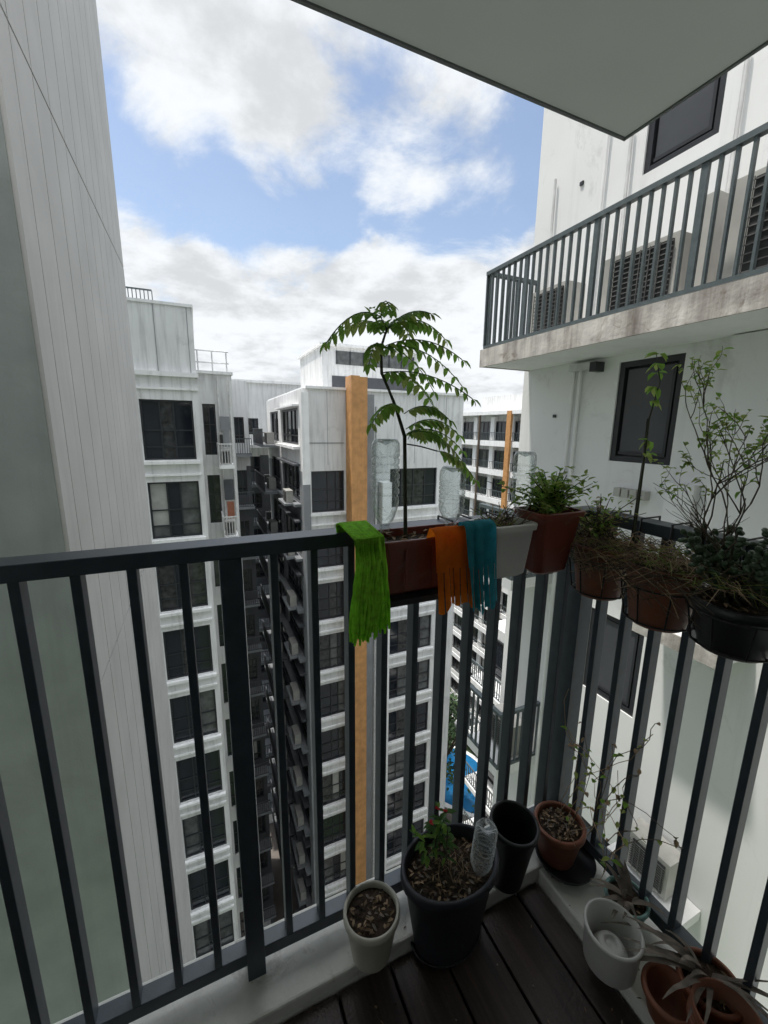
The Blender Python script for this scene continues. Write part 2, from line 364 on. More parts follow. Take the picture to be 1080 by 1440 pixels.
for (zA,zB,mm) in((ZC,3.3,'far'),(GZ,ZC,'grey')):  # side wall coloured darker lower down as painted courtyard shade
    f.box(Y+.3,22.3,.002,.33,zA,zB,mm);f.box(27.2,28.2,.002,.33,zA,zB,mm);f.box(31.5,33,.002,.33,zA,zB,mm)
f.box(22.3,27.2,.002,.33,top+.1,3.3,'far');f.box(28.2,31.5,.002,.33,top+.1,3.3,'far')
for k in range(NF):
    zt=top+.1-H*k;zb=zt-2.0
    window(fw,22.3,27.2,zb,zt,(.3,.5,.75),(.25,),.12,.18,.08)
    window(fw,28.2,31.5,zb,zt,(.5,),(.25,),.1,.18,.08)
    f.box(22.3,27.2,.002,.33,zb-1.1,zb,'far' if k==0 else 'dgrey');f.box(28.2,31.5,.002,.33,zb-1.1,zb,'far' if k==0 else 'dgrey')  # spandrels below the top floor have the shade in their colour
    fd.box(22.0,27.6,-.35,-.002,zb-.2,zb-.05,'white2' if k<1 else 'grey')  # ledges likewise darkened by colour where the recess is in shade
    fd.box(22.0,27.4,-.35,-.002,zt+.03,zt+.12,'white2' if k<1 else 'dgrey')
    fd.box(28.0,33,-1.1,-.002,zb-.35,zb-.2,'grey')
    grille(Fac(dt,'W',3.8),28,33,zb-.2,zb+.85,0,.16,.04,'dgrey')
    acunit(Fac(dt,'W',4.2),29,30,0,.5,zb-.18,zb+.6)
    if k>0:
        fd.box(22.6,24.6,-.8,-.36,zb-.2,zb-.08,'grey');acunit(Fac(dt,'W',4.2),22.8,23.8,0,.4,zb-.07,zb+.6)
wl.box(7.3,14,26,32,3.42,6.35,'far');wl.box(7.1,14.2,25.8,32.2,6.35,6.5,'white2')
wn.box(8.2,13.6,25.97,25.99,5.3,6.1,'glass2')
for i in range(7): wn.box(8.2+.9*i-.03,8.2+.9*i+.03,25.92,25.965,5.3,6.1,'frame')
wn.box(7.9,13.6,25.97,25.99,3.7,4.6,'louv')
wl.obj('walls',B);wn.obj('windows',B);dt.obj('ledges_and_timber_fin',B)

# ------------------------------------------------------------------ far building D
D=empty('distant_apartment_block')
wl=MB();dt=MB()
wl.box(28.6,38,24,50,GZ,2.9,'far');wl.box(27.4,38.2,23.8,50.2,2.9,3.25,'white2')
fd=Fac(dt,'W',28)
for k in range(13):
    z=1.0+.9-2.95*k
    if z<GZ:break
    fd.box(24,50,-.4,.6,z-2.15,z-1.6,'white2')
    for j in range(9):
        y=24.3+j*2.9
        window(Fac(dt,'W',28.3),y,y+2.3,z-1.6,z+.35,(.33,.66),(.3,),.1,.1,.09)
        fd.box(y+2.3,y+2.9,.1,.59,z-1.6,z+.8,'white2')
    grille(Fac(dt,'W',27.75),24,50,z-1.6,z-.75,0,.25,.04,'rail2')
dt.box(27.3,27.55,31.9,32.5,GZ,3.2,'wood');dt.box(27.45,27.58,36.9,37.1,GZ,3.0,'bark')
wl.box(30,36,30,40,3.25,5,'far')
wl.obj('walls',D);dt.obj('windows_and_balconies',D)
sk=MB()
for i in range(26):
    x=-90+i*13+R(-4,4);y=R(180,300);h=R(-6,3) if i%3 else R(2,5)
    sk.box(x,x+R(9,16),y,y+15,GZ,h,'far')
    for k in range(11): sk.box(x+.8,x+8.5,y-.1,y-.02,h-2-3*k,h-.8-3*k,'louv')
sk.obj('distant_skyline_buildings')

# ------------------------------------------------------------------ right building
Rb=empty('right_apartment_building')
wl=MB();wn=MB();dt=MB();X=4.56
f=Fac(wl,'W',X);fw=Fac(wn,'W',X);fd=Fac(dt,'W',X)
wl.box(X+.25,12,-4,5.1,GZ,14,'white')
levels=[-2.03-3.05*j for j in range(11,-1,-1)]+[1.02,4.07,7.12,10.17]
f.box(-4,2.79,0,.25,GZ,14,'white');f.box(3.52,5.1,0,.25,GZ,14,'white')
pz=GZ
for z in levels:
    if z<GZ: continue
    f.box(2.79,3.52,0,.25,pz,z,'white');pz=z+1.14
    window(fw,2.79,3.52,z,z+1.14,(),(),.065,.09,.04)
    fw.box(2.88,3.43,.05,.062,z+.09,z+1.05,'louv')
    fw.box(2.88,3.43,.03,.049,z+.085,z+.12,'frame');fw.box(2.88,2.91,.03,.049,z+.12,z+1.05,'frame')
f.box(2.79,3.52,0,.25,pz,14,'white')
f.box(-4,2.36,-.09,-.002,GZ,2.23,'white');f.box(-4,2.36,-.09,-.002,2.6,14,'white')
for y0 in(4.12,4.02): dt.tube([(X-.05,y0,2.2),(X-.05,y0,GZ)],.022,'white2')
dt.tube([(X-.04,3.98,14),(X-.04,3.98,2.5)],.018,'white2')
fd.box(3.75,4.15,-.12,-.002,2.12,2.2,'pipe');fd.box(3.72,3.8,-.16,-.002,2.08,2.19,'frame')
for y,z in((4.3,4.35),(4.4,1.55),(3.9,5.0)): fd.box(y,y+.05,-.02,-.002,z,z+.04,'frame')
wl.obj('walls',Rb);wn.obj('windows',Rb)
def ledge(zb,y0,y1):
    l=MB();l.box(3.69,X-.003,y0+.01,y1-.01,zb,zb+.2,'soff');l.box(3.66,3.688,y0,y1,zb-.015,zb+.215,'rust');l.box(3.69,X-.003,y1-.008,y1+.012,zb-.01,zb+.21,'rust')
    l.obj('ledge_slab',Rb)
    q=MB();grille(Fac(q,'W',3.71),y0,y1-.02,zb+.23,zb+1.2,0,.105,.020,'rail2',.045,9)
    grille(Fac(q,'S',y1-.04),3.73,X-.02,zb+.23,zb+1.2,0,.105,.020,'rail2',.045)
    q.obj('ledge_railing',Rb)
ledge(2.24,-1.5,5.0)
fa=lambda d:Fac(dt,'W',d)
acunit(fa(4.05),3.95,4.55,0,.32,2.52,3.1);acunit(fa(4.0),2.66,3.45,0,.34,2.52,3.12);acunit(fa(3.95),1.45,2.28,0,.36,2.52,3.3)
acunit(fa(4.05),.4,1.2,0,.32,2.5,3.2)
fa(4.2).box(2.5,2.62,0,.2,2.46,3.4,'ac')
for y in(2.5,3.55,4.62): dt.tube([(4.4,y,2.5),(4.42,y,3.0),(4.5,y+.1,3.3),(4.52,y+.12,4.6)],.018,'pipe')
for j in range(1,9):
    zb=2.24-3.05*j
    dt.box(3.95,X-.1,1.75,2.62,zb+.2,zb+.32,'white2');dt.box(3.93,3.948,1.75,2.62,zb+.18,zb+.33,'rust')
    if j>1: acunit(fa(4.15),1.95,2.45,0,.28,zb+.36,zb+.8)
    dt.box(3.8,X-.003,4.2,5.0,zb,zb+.15,'white2')
    grille(Fac(dt,'W',3.82),4.2,5.0,zb+.15,zb+1.1,0,.1,.02,'rail2');grille(Fac(dt,'S',4.22),3.84,X,zb+.15,zb+1.1,0,.1,.02,'rail2')
    acunit(fa(4.1),4.3,4.85,0,.3,zb+.17,zb+.7)
for i in range(4): fd.box(2.95+i*.1,3.03+i*.1,-.1,-.002,.62,.72,'ac')
fd.box(2.45,2.72,-.12,-.002,.35,.85,'white2')
dt.obj('ledge_equipment',Rb)
ex=empty('stepped_apartment_wing')
wl=MB();dt=MB()
wl.box(13.2,20,9,16,GZ,-8.5,'far')
for k in range(9):
    z=-8.8-3.1*k
    window(Fac(dt,'W',13.1),9.6,12,z-2.2,z-.2,(.5,),(.3,),.08,0,.06);window(Fac(dt,'W',13.1),13,15.5,z-2.2,z-.2,(.5,),(.3,),.08,0,.06)
    dt.box(12.1,13.19,9,16,z-2.75,z-2.5,'white2');grille(Fac(dt,'W',12.2),9,16,z-2.5,z-1.5,0,.16,.04,'rail2')
wl.obj('walls',ex);dt.obj('balconies',ex)

# ------------------------------------------------------------------ our balcony
o=MB();o.box(-6,2.0,-3,1.66,2.775,2.97,'ceil');o.box(-6,2.012,1.662,1.675,2.768,2.98,'ceile');o.box(2.002,2.015,-3,1.675,2.768,2.98,'ceile');o.obj('upper_floor_slab')
o=MB();o.box(-6,4.3,-1.5,-1.3,-3,10,'white')
window(Fac(o,'S',-1.3),-1,1,0.02,2.3,(.5,),(),.08,.0,.06)
o.box(-1.0,1.0,-1.296,-1.27,.02,2.3,'glass');o.box(-.03,.03,-1.268,-1.25,.02,2.3,'frame');o.obj('balcony_back_wall')
d=MB();x=-2.86
while x<.86:
    x1=min(x+.14,.862);d.box(x+.003,x1-.003,-1.29,.742,-.03,0,'deck');x+=.14
d.box(-2.9,.862,-1.29,.742,-.06,-.035,'cap');d.obj('timber_deck',bevel=.003)
k=MB();k.box(-3,1.09,.746,.925,-.35,.045,'kerb');k.box(.866,1.09,-1.29,.744,-.35,.043,'kerb');k.obj('concrete_kerb',bevel=.006)
o=MB();o.box(-3,1.12,-1.29,.95,-.5,-.36,'white');o.obj('balcony_slab')
l=MB()
for i in range(150):
    if i%3: p=(R(-.2,.85),R(.2,.73),.003)
    else: p=(R(.35,1.0),R(.75,.82),.048)
    if i%4==0: p=(R(.87,1.0),R(.1,.74),.047)
    l.leaf(p,(R(-1,1),R(-1,1),R(-.05,.1)),(0,0,1),R(.004,.014),R(.002,.006),random.choice(['chip','dead','soil']))
l.obj('fallen_leaf_litter')
rl=MB();YR=.843;XR=1.035
rl.box(-3,XR+.028,YR-.028,YR+.028,1.120,1.15,'rail');rl.box(XR-.028,XR+.028,-1.28,YR-.03,1.119,1.149,'rail')
rl.box(-3,XR+.018,YR-.018,YR+.018,.090,.125,'rail');rl.box(XR-.018,XR+.018,-1.28,YR-.02,.089,.124,'rail')
rl.box(XR-.027,XR+.027,YR-.027,YR+.027,.045,1.118,'rail')
x=.04;xs=[]
while x<XR-.06: xs.append(x);x+=.0835
x=.04-.0835
while x>-2.9: xs.append(x);x-=.0835
for x in xs:
    if abs(x-.04)<.001 or abs(x-(.04-.0835*18))<.001: rl.box(x-.021,x+.021,YR-.023,YR+.023,.045,1.119,'rail')
    else: rl.box(x-.008,x+.008,YR-.017,YR+.017,.124,1.121,'rail')
y=YR-.078;i=0
while y>-1.2:
    i+=1
    if i%14==0: rl.box(XR-.023,XR+.023,y-.021,y+.021,.045,1.118,'rail')
    else: rl.box(XR-.017,XR+.017,y-.008,y+.008,.123,1.120,'rail')
    y-=.078
rl.obj('balcony_railing',bevel=.0015)

# ------------------------------------------------------------------ pots
def pot(name,c,r0,r1,h,mt,soil=.8,rim=.006,lip=.02,seg=48,tilt=None,chips=60,saucer=None,extra=None,wall=.004,sy=1):
    b=MB();T=tilt
    pr=[(.001,0),(r0*.95,0),(r0,.004),(r0+(r1-r0)*.9,h-lip-.002),(r1+rim*.2,h-lip),(r1+rim,h-lip+.003),(r1+rim,h-.003),(r1+rim-.003,h),(r1-wall,h),(r1-wall-.002,h-.004)]
    hs=h*soil;rs=r0+(r1-r0)*soil-wall
    pr+=[(rs,hs*.999)]
    if not soil: pr[-1]=(r0-wall,.006);pr+=[(.001,.006)]
    b.lathe(c,pr,mt,seg,T,1,sy)
    if soil:
        b.lathe(c,[(rs+.001,hs-.002),(rs*.7,hs+.004),(rs*.35,hs+.002),(.0005,hs+.005)],'soil',24,T,1,sy)
        TT=T or Matrix.Identity(3)
        for i in range(chips):
            a=R(0,6.28);q=rs*.93*math.sqrt(random.random());p=Vector(c)+TT@Vector((q*math.cos(a),q*sy*math.sin(a),hs+.006+R(0,.006)))
            b.leaf(p,(R(-1,1)-math.cos(a)*q/rs,R(-1,1)-math.sin(a)*q/rs,R(-.3,.3)),(0,0,1),R(.008,.020),R(.003,.008),random.choice(['chip','dead','chip','soil','soil','straw']))
    if saucer:
        b.lathe((c[0]+saucer[2],c[1]+saucer[3],c[2]-.004),[(.001,-.004),(saucer[0]*.85,-.004),(saucer[0],saucer[1]),(saucer[0]-.004,saucer[1]),(saucer[0]*.83,.002),(.001,.002)],'potb',40,None,1,sy)
    if extra: extra(b)
    return b.obj(name)
def bottle(name,c,h,r,down=True,tilt=None):
    b=MB();pr=[(.001,.012),(r*.5,.006),(r*.8,0),(r*.97,.008),(r,.02)]
    n=6
    for i in range(n):
        z=.025+(h*.6-.025)*i/n;s_=(h*.6-.025)/n
        pr+=[(r,z),(r,z+s_*.55),(r*.91,z+s_*.72),(r*.91,z+s_*.82)]
    pr+=[(r,h*.64),(r*.92,h*.72),(r*.65,h*.84),(r*.35,h*.91),(r*.33,h*.93),(r*.44,h*.935),(r*.44,h*.95),(r*.33,h*.955),(r*.33,h)]
    if down: pr=[(a,h-z) for a,z in pr]
    b.lathe(c,pr,'bottle',28,tilt)
    return b.obj(name)

def bigplant(b):
    c=Vector((.52,.755,.235))
    for s in range(6):
        a=R(0,6.28);p=c+Vector((R(-.045,.03),R(-.03,.03),0));path=[p];d=Vector((math.cos(a)*.25,math.sin(a)*.2,1))
        for j in range(6): p=p+d.normalized()*R(.02,.034);d+=Vector((R(-.3,.3),R(-.25,.25),0));path.append(p.copy())
        b.tube(path,.0018,'stem',5)
        for q in path[2:]:
            for j in range(3):
                b.leaf(q,(R(-1,1),R(-1,1),R(-.6,.6)),(0,0,1),R(.018,.034),R(.008,.013),random.choice(['leaf3','leaf','leaf3']))
        if s<3:
            for j in range(5): b.leaf(path[-1],(R(-1,1),R(-1,1),R(.2,1)),(0,0,1),.009,.007,'red')
    for s in range(30):
        a=R(0,6.28);q=Vector((.525,.727,.238))+Vector((R(-.05,.05),R(-.04,.04),0))
        b.tube([q,q+Vector((math.cos(a)*.025,math.sin(a)*.02,R(.01,.04))),q+Vector((math.cos(a)*.05,math.sin(a)*.04,R(.0,.02)))],.0008,random.choice(['straw','twig']),4)
pot('large_flower_pot',(.525,.727,.010),.092,.130,.258,'potg',.86,.007,.028,56,chips=300,saucer=(.104,.02,0,.004),extra=bigplant,sy=.72)
bottle('plastic_bottle',(.59,.69,.222),.155,.029,True,Matrix.Rotation(math.radians(6),3,'Y'))
pot('cream_flower_pot',(.316,.758,.046),.050,.069,.140,'potc',.88,.003,.02,chips=90,sy=.95)
pot('tall_black_pot',(.755,.765,.046),.048,.066,.22,'potb',.35,.004,.02,chips=10,tilt=Matrix.Rotation(math.radians(5),3,'X'))
pot('terracotta_flower_pot',(.938,.745,.062),.052,.070,.125,'pott',.86,.006,.022,chips=220,saucer=(.088,.018,.015,-.02))
def innerdome(b):
    b.lathe((.865,.50,.046),[(.045,.006),(.042,.03),(.030,.052),(.017,.060),(.014,.05),(.001,.05)],'potw',32)
pot('white_flower_pot',(.865,.50,.046),.060,.066,.108,'potw',0,.002,.01,extra=innerdome)
def aloe(b,c,n,L,mt='dead',up=(.3,1.0),az=(0,6.28),wr=(.007,.012)):
    for i in range(n):
        a=R(*az);e=R(*up);ln=R(L*.6,L);w=R(*wr)
        d=Vector((math.cos(a),math.sin(a),e)).normalized();p=Vector(c)+Vector((math.cos(a)*.01,math.sin(a)*.01,0));sd=d.cross(Vector((0,0,1))).normalized()
        prev=None;tw=R(-.1,.1)
        for j in range(10):
            t=j/9;ww=w*(1-t)**.8+.0006;nrm=sd.cross(d).normalized()
            ring=[p+sd*ww,p+nrm*ww*.05,p-sd*ww,p-nrm*ww*.7]
            if prev:
                for q in range(4): b.face([prev[q],prev[(q+1)%4],ring[(q+1)%4],ring[q]],mt,True)
            prev=ring;p=p+d*ln/9;d=(d+Vector((R(-.12,.12)+tw,R(-.12,.12),-.12))).normalized()
def ae(b): aloe(b,(.985,.545,.12),16,.11,'dead',(.5,1.8))
pot('aqua_flower_pot',(.98,.545,.046),.040,.052,.085,'aqua',.85,.003,.012,chips=20,extra=ae)
def ae2(b):
    aloe(b,(1.0,.36,.13),14,.19,'dead',(.5,2.2),(1.2,5.2));aloe(b,(1.0,.36,.13),6,.24,'dead',(.3,.9),(1.8,4.0))
pot('terracotta_flower_pot',(.985,.345,.046),.045,.060,.095,'pott',.85,.005,.015,chips=30,extra=ae2)
pot('terracotta_flower_pot',(.895,.375,.0462),.038,.052,.075,'pott',0,.005,.015)
def nest(b):
    for i in range(1,4):
        b.lathe((.93,.285,.046+.014*i),[(.045,0),(.060,.085),(.064,.085),(.064,.075)],'pott',36)
pot('terracotta_flower_pot',(.93,.285,.0465),.045,.062,.09,'pott',0,.005,.015,extra=nest)

# ------------------------------------------------------------------ hanging planters, front rail
def boxpot(b,x0,x1,y0,y1,z0,z1,mt,tp=.012):
    def ring(z,i):
        t=(z-z0)/(z1-z0);k=tp*(1-t)+i;rr=.018;pts=[]
        for (cx,cy,a0) in((x0+k+rr,y0+k+rr,180),(x1-k-rr,y0+k+rr,270),(x1-k-rr,y1-k-rr,0),(x0+k+rr,y1-k-rr,90)):
            for q in range(5):
                a=math.radians(a0+q*22.5);pts.append((cx+rr*math.cos(a),cy+rr*math.sin(a),z))
        return pts
    rings=[ring(z0,.008),ring(z0+.008,0),ring(z1-.016,0),ring(z1-.015,-.005),ring(z1-.002,-.005),ring(z1,-.003),ring(z1,.003),ring(z0+(z1-z0)*.86,.003)]
    for a,c in zip(rings[:-1],rings[1:]):
        n=len(a)
        for q in range(n): b.face([a[q],a[(q+1)%n],c[(q+1)%n],c[q]],mt)
    b.face(rings[0][::-1],mt);b.face(rings[-1],'soil')
def hooks(b,x0,x1,zt):
    for x in(x0,x1):
        b.tube([(x,.80,zt-.12),(x,.810,zt-.02),(x,.810,1.156),(x,.875,1.156),(x,.878,1.10)],.003,'cap',5)
b=MB();boxpot(b,.305,.565,.70,.80,1.035,1.155,'potr')
for x in(.36,.42,.48): b.box(x,x+.004,.6975,.7005,1.05,1.135,'potr')
b.box(.31,.56,.70,.80,1.018,1.031,'potb')
hooks(b,.31,.54,1.15)
for i in range(90): b.leaf((R(.31,.55),R(.71,.79),1.14+R(0,.012)),(R(-1,1),R(-1,1),.1),(0,0,1),.018,.007,random.choice(['chip','dead','straw']))
b.obj('hanging_planter')
b=MB();boxpot(b,.580,.705,.705,.80,1.03,1.16,'potw2');hooks(b,.6,.69,1.15)
for i in range(70): b.tube([(R(.59,.69),R(.72,.79),1.14),(R(.57,.71),R(.70,.80),R(1.15,1.20))],.001,random.choice(['straw','leaf2','twig']),4)
b.obj('hanging_planter')
b=MB();boxpot(b,.714,.85,.70,.80,1.02,1.18,'potr',.02);hooks(b,.72,.84,1.15);b.obj('hanging_planter')

def bush(name,c,ext,n,lm,ls,lw,stems=20,sm='stem'):
    b=MB();c=Vector(c)
    for s in range(stems):
        e=Vector((random.gauss(0,ext[0]*.6),random.gauss(0,ext[1]*.6),R(.2,1)*ext[2]))
        m=c+Vector((e.x*.4,e.y*.4,e.z*.6));p=c+e
        b.tube([c+Vector((R(-ext[0],ext[0])*.4,R(-ext[1],ext[1])*.4,0)),m,p],[.0018,.0014,.0007],sm,4)
        for i in range(n//stems):
            t=R(.2,1);q=(m.lerp(p,t*2-1) if t>.5 else c.lerp(m,t*2))+Vector((R(-.012,.012),R(-.012,.012),R(-.01,.01)))
            b.leaf(q,(R(-1,1),R(-1,1),R(-.3,.8)),(0,0,1),R(*ls),R(*lw),random.choice(lm))
    return b.obj(name)
bush('leafy_herb_plant',(.785,.75,1.165),(.10,.06,.115),760,['leaf','leaf','leaf2','leaf2'],(.013,.024),(.009,.014),40)
bush('leafy_herb_plant',(.90,.70,1.11),(.08,.09,.11),460,['leaf2','leaf','straw','leaf2'],(.008,.018),(.005,.009),40,'twig')

# star gooseberry
b=MB();y0=.76
stem=[(.395,y0,1.14),(.392,y0,1.24),(.388,y0,1.355),(.368,y0,1.41),(.335,y0,1.475),(.333,y0,1.52),(.345,y0,1.555),(.332,y0,1.575)]
stem=[(x*.985,y,z) for x,y,z in stem]
b.tube(stem,[.0045,.0042,.004,.0036,.0032,.0028,.002,.001],'stem',7)
def frond(p0,p1,sag,n=10,L=.034,mt=('leaf','leaf','leaf2')):
    p0=Vector(p0);p1=Vector(p1);pts=[]
    for i in range(n+1):
        t=i/n;p=p0.lerp(p1,t);p.z+=sag*4*t*(1-t)*.5;pts.append(p)
    b.tube(pts,.0010,'leaf3',4)
    for i in range(1,n+1):
        d=(pts[i]-pts[i-1]).normalized();sd=d.cross(Vector((0,0,1)))
        if sd.length<.1: sd=Vector((0,1,0))
        sd.normalize()
        upv=(sd.cross(d)).normalized()
        k=L*(.75+.5*math.sin(math.pi*min(1,i/n*.9+.1)))
        for sg in(-1,1):
            dv=(sd*sg*.9+d*.55+Vector((0,0,-.55))+Vector((R(-.15,.15),R(-.15,.15),R(-.15,.15))))
            b.leaf(pts[i],dv,(upv.x,upv.y,upv.z+.2),k*R(.85,1.1),k*.42,random.choice(mt),.12,.2)
    b.leaf(pts[-1],(pts[-1]-pts[-2]),(0,0,1),L,L*.4,mt[0])
S=[Vector(p) for p in stem]
fr=[(S[7],(.215,.74,1.515),.05),(S[7],(.30,.66,1.56),.04),(S[6],(.455,.74,1.545),.05),(S[6],(.43,.84,1.56),.05),
    (S[6],(.36,.86,1.58),.03),(S[5],(.485,.72,1.505),.05),(S[5],(.515,.76,1.46),.06),(S[5],(.47,.80,1.45),.05),(S[6],(.25,.84,1.54),.05),
    (S[4],(.50,.70,1.43),.04),(S[6],(.40,.70,1.575),.03),
    ((.372,.76,1.41),(.295,.72,1.38),.04),((.38,.76,1.40),(.46,.72,1.39),.04),((.385,.76,1.37),(.51,.76,1.36),.05),((.386,.76,1.36),(.535,.78,1.325),.05),
    ((.388,.76,1.36),(.48,.70,1.31),.05),((.46,.76,1.325),(.545,.74,1.265),.03),((.39,.76,1.35),(.47,.84,1.35),.04),
    (S[5],(.28,.70,1.48),.04),(S[4],(.47,.80,1.42),.05)]
for p0,p1,s in fr: frond(p0,p1,s,random.randint(8,11),R(.024,.031))
for j in range(26): b.leaf(S[7]+Vector((R(-.02,.02),R(-.02,.02),R(-.03,.012))),(R(-1,1),R(-1,1),R(-.3,1)),(0,0,1),R(.015,.026),.011,'leaf')
b.tube([(.388,.76,1.34),(.42,.76,1.335),(.46,.76,1.325)],.0015,'stem',5)
b.obj('star_gooseberry_plant')
bottle('plastic_bottle',(.345,.77,1.155),.195,.029)
bottle('plastic_bottle',(.505,.765,1.155),.135,.029)
bottle('plastic_bottle',(.715,.775,1.16),.16,.027)

# cloths
import bmesh
def cloth(name,x0,x1,zt,zb,yf,mt,folds,amp,slant=0,strips=0,flare=0):
    b=MB();nu=60;nv=30;G=[]
    seed=R(0,10)
    for j in range(nv+1):
        row=[];t=j/nv
        for i in range(nu+1):
            s=i/nu
            if t<.2:
                a=t/.2*math.pi;yy=yf+.022+.022*math.cos(a);zz=zt-.012+.014*math.sin(a)-(.03*(1-t/.2) if t<.1 else 0)
            else:
                q=(t-.2)/.8;yy=yf-.004*q;zz=zt-.012-(zt-.012-zb)*q
            q=max(0,(t-.15)/.85)
            ph=s*folds*2*math.pi+seed+.9*math.sin(3*t+seed)+1.2*math.sin(s*4+seed)
            fo=math.sin(ph)*amp*(.35+.65*q)+math.sin(s*folds*9.3+seed*2+t*2)*amp*.22
            xx=x0+(x1-x0)*s+slant*q+flare*(s-.5)*q+.3*amp*math.cos(ph)
            zz+=(-.007*math.sin(s*7+seed)-.006*math.sin(s*19))*q
            row.append((xx,yy-abs(amp)+fo,zz))
        G.append(row)
    for j in range(nv):
        for i in range(nu):
            if strips and j>nv*.55 and i%int(nu/strips)==0: continue
            b.face([G[j][i],G[j][i+1],G[j+1][i+1],G[j+1][i]],mt,True)
    o=b.obj(name)
    bm=bmesh.new();bm.from_mesh(o.data);bmesh.ops.remove_doubles(bm,verts=bm.verts,dist=.00005);bm.to_mesh(o.data);bm.free()
    return o
cloth('orange_cloth',.408,.520,1.176,1.01,.675,'orange',3.1,.0045,.014,8)
cloth('teal_cloth',.474,.548,1.185,.998,.668,'teal',2.3,.005,.020,6)
b=MB()
for i in range(44):
    s=i/43;lay=i%3;x=.253+.055*s+R(-.002,.002)
    bt=Vector((.228+.078*s+R(-.004,.004),.668-.006*lay,(.985 if s<.75 else 1.0)+R(-.012,.016)))
    path=[Vector((x+.01,.83,1.13)),Vector((x+.004,.825,1.168)),Vector((x,.79,1.178)),Vector((x,.70-.006*lay,1.168)),Vector((x-.002,.685-.006*lay,1.13))]
    for j in range(1,7):
        t=j/6;p=path[4].lerp(bt,t);path.append(p+Vector((math.sin(t*7+i*1.7)*.0018,R(-.002,.002),0)))
    b.tube(path,[.0035]*3+[.0034+R(0,.0012)]*7+[.0022],'lime',6)
b.obj('lime_green_mop_cloth')

# ------------------------------------------------------------------ pots on right rail
def ring(b,c,r,z,w=.0022):
    b.tube([(c[0]+r*math.cos(a*math.pi/14),c[1]+r*math.sin(a*math.pi/14),z) for a in range(29)],w,'cap',5)
def basket(c,r,h):
    def f(b):
        ring(b,c,r*1.08,c[2]+h*.72);ring(b,c,r*.9,c[2]+.012)
        for i in range(8):
            a=i*math.pi/4;b.tube([(c[0]+r*.9*math.cos(a),c[1]+r*.9*math.sin(a),c[2]+.01),(c[0]+r*1.08*math.cos(a),c[1]+r*1.08*math.sin(a),c[2]+h*.72)],.002,'cap',5)
            b.tube([(c[0],c[1],c[2]-.008),(c[0]+r*.9*math.cos(a),c[1]+r*.9*math.sin(a),c[2]+.01)],.002,'cap',5)
        for dy in(-.04,.04): b.tube([(c[0]+r,c[1]+dy,c[2]+h*.72),(1.0,c[1]+dy,1.157),(1.07,c[1]+dy,1.157),(1.075,c[1]+dy,1.11)],.003,'cap',5)
    return f
c1=(.925,.70,.955);c2=(.925,.545,.945);c3=(.925,.40,.955)
pot('hanging_flower_pot',c1,.052,.070,.135,'pott',.9,.005,.02,extra=basket(c1,.07,.13))
pot('hanging_flower_pot',c2,.056,.074,.14,'pott',.9,.005,.02,extra=basket(c2,.074,.13))
pot('hanging_flower_pot',c3,.055,.072,.10,'potb',.9,.005,.02,extra=basket(c3,.074,.11))
b=MB()
for i in range(760):
    y=R(.38,.80);x=.925+R(-.07,.06);z=1.085+R(-.01,.03);a=R(0,6.28);L=R(.03,.10)
    d=Vector((math.cos(a)*.8,math.sin(a),R(-.1,.6)))
    p=Vector((x,y,z));m=p+d*L*.5;e=m+Vector((d.x,d.y,-.5))*L*.5
    b.tube([p,m,e],[.0011,.0009,.0004],random.choice(['straw','straw','twig','leaf2']),3)
for i in range(90):
    y=R(.45,.78);p=Vector((.86,y,1.08));b.tube([p,p+Vector((-.03,R(-.06,.06),R(-.01,.02))),p+Vector((-.035,R(-.12,.12),R(-.07,-.01)))],.0009,random.choice(['straw','twig']),3)
b.obj('dried_grass_plant')
b=MB()
for i in range(24):
    base=Vector((.93+R(-.03,.03),.40+R(-.03,.03),1.05));tip=base+Vector((R(-.07,.05),R(-.08,.07),R(.05,.14)))
    b.tube([base,base.lerp(tip,.5)+Vector((R(-.01,.01),R(-.01,.01),0)),tip],[.004,.003,.002],'stem',5)
    for j in range(22):
        q=base.lerp(tip,R(.35,1.05))+Vector((R(-.01,.01),R(-.01,.01),R(-.01,.01)));d=Vector((R(-1,1),R(-1,1),R(-.2,1))).normalized()
        b.tube([q,q+d*.006,q+d*.013,q+d*.016],[.002,.0055,.005,.0008],'jade',6)
b.obj('succulent_plant')
b=MB()
def branch(p,d,L,r,dep):
    p=Vector(p);path=[p.copy()];n=6
    for i in range(n):
        d=(d+Vector((R(-.25,.25),R(-.25,.25),R(-.08,.14)))).normalized();p=p+d*L/n;path.append(p.copy())
    b.tube(path,[r*(1-.5*i/n) for i in range(n+1)],'twig',5)
    if dep>0:
        for i in range(random.randint(2,3)):
            branch(random.choice(path[2:]),(d+Vector((R(-.9,.9),R(-1,1),R(-.1,.6)))).normalized(),L*R(.45,.7),r*.65,dep-1)
    if dep<2:
        for q in path[2:]:
            if q.z<1.25: continue
            for j in range(random.choice([0,0,1,1,2])):
                b.leaf(q,(R(-1,1),R(-1,1),R(-.5,.5)),(0,0,1),R(.009,.018),R(.006,.011),random.choice(['leaf2','leaf2','leaf']))
for s in range(6):
    branch((.93,.50+R(-.05,.0),1.08),Vector((R(-.3,.3),R(-1.0,.0),1)).normalized(),R(.18,.24),.0022,3)
b.obj('sparse_leafed_shrub')
b=MB()
b.tube([(.95,.645,1.05),(.951,.642,1.3),(.95,.645,1.40)],.0035,'cap',6)
path=[(.95,.64,1.06),(.945,.637,1.25),(.95,.642,1.40),(.952,.63,1.48),(.948,.645,1.545)]
b.tube(path,[.003,.0028,.0022,.0015,.0008],'stem',5)
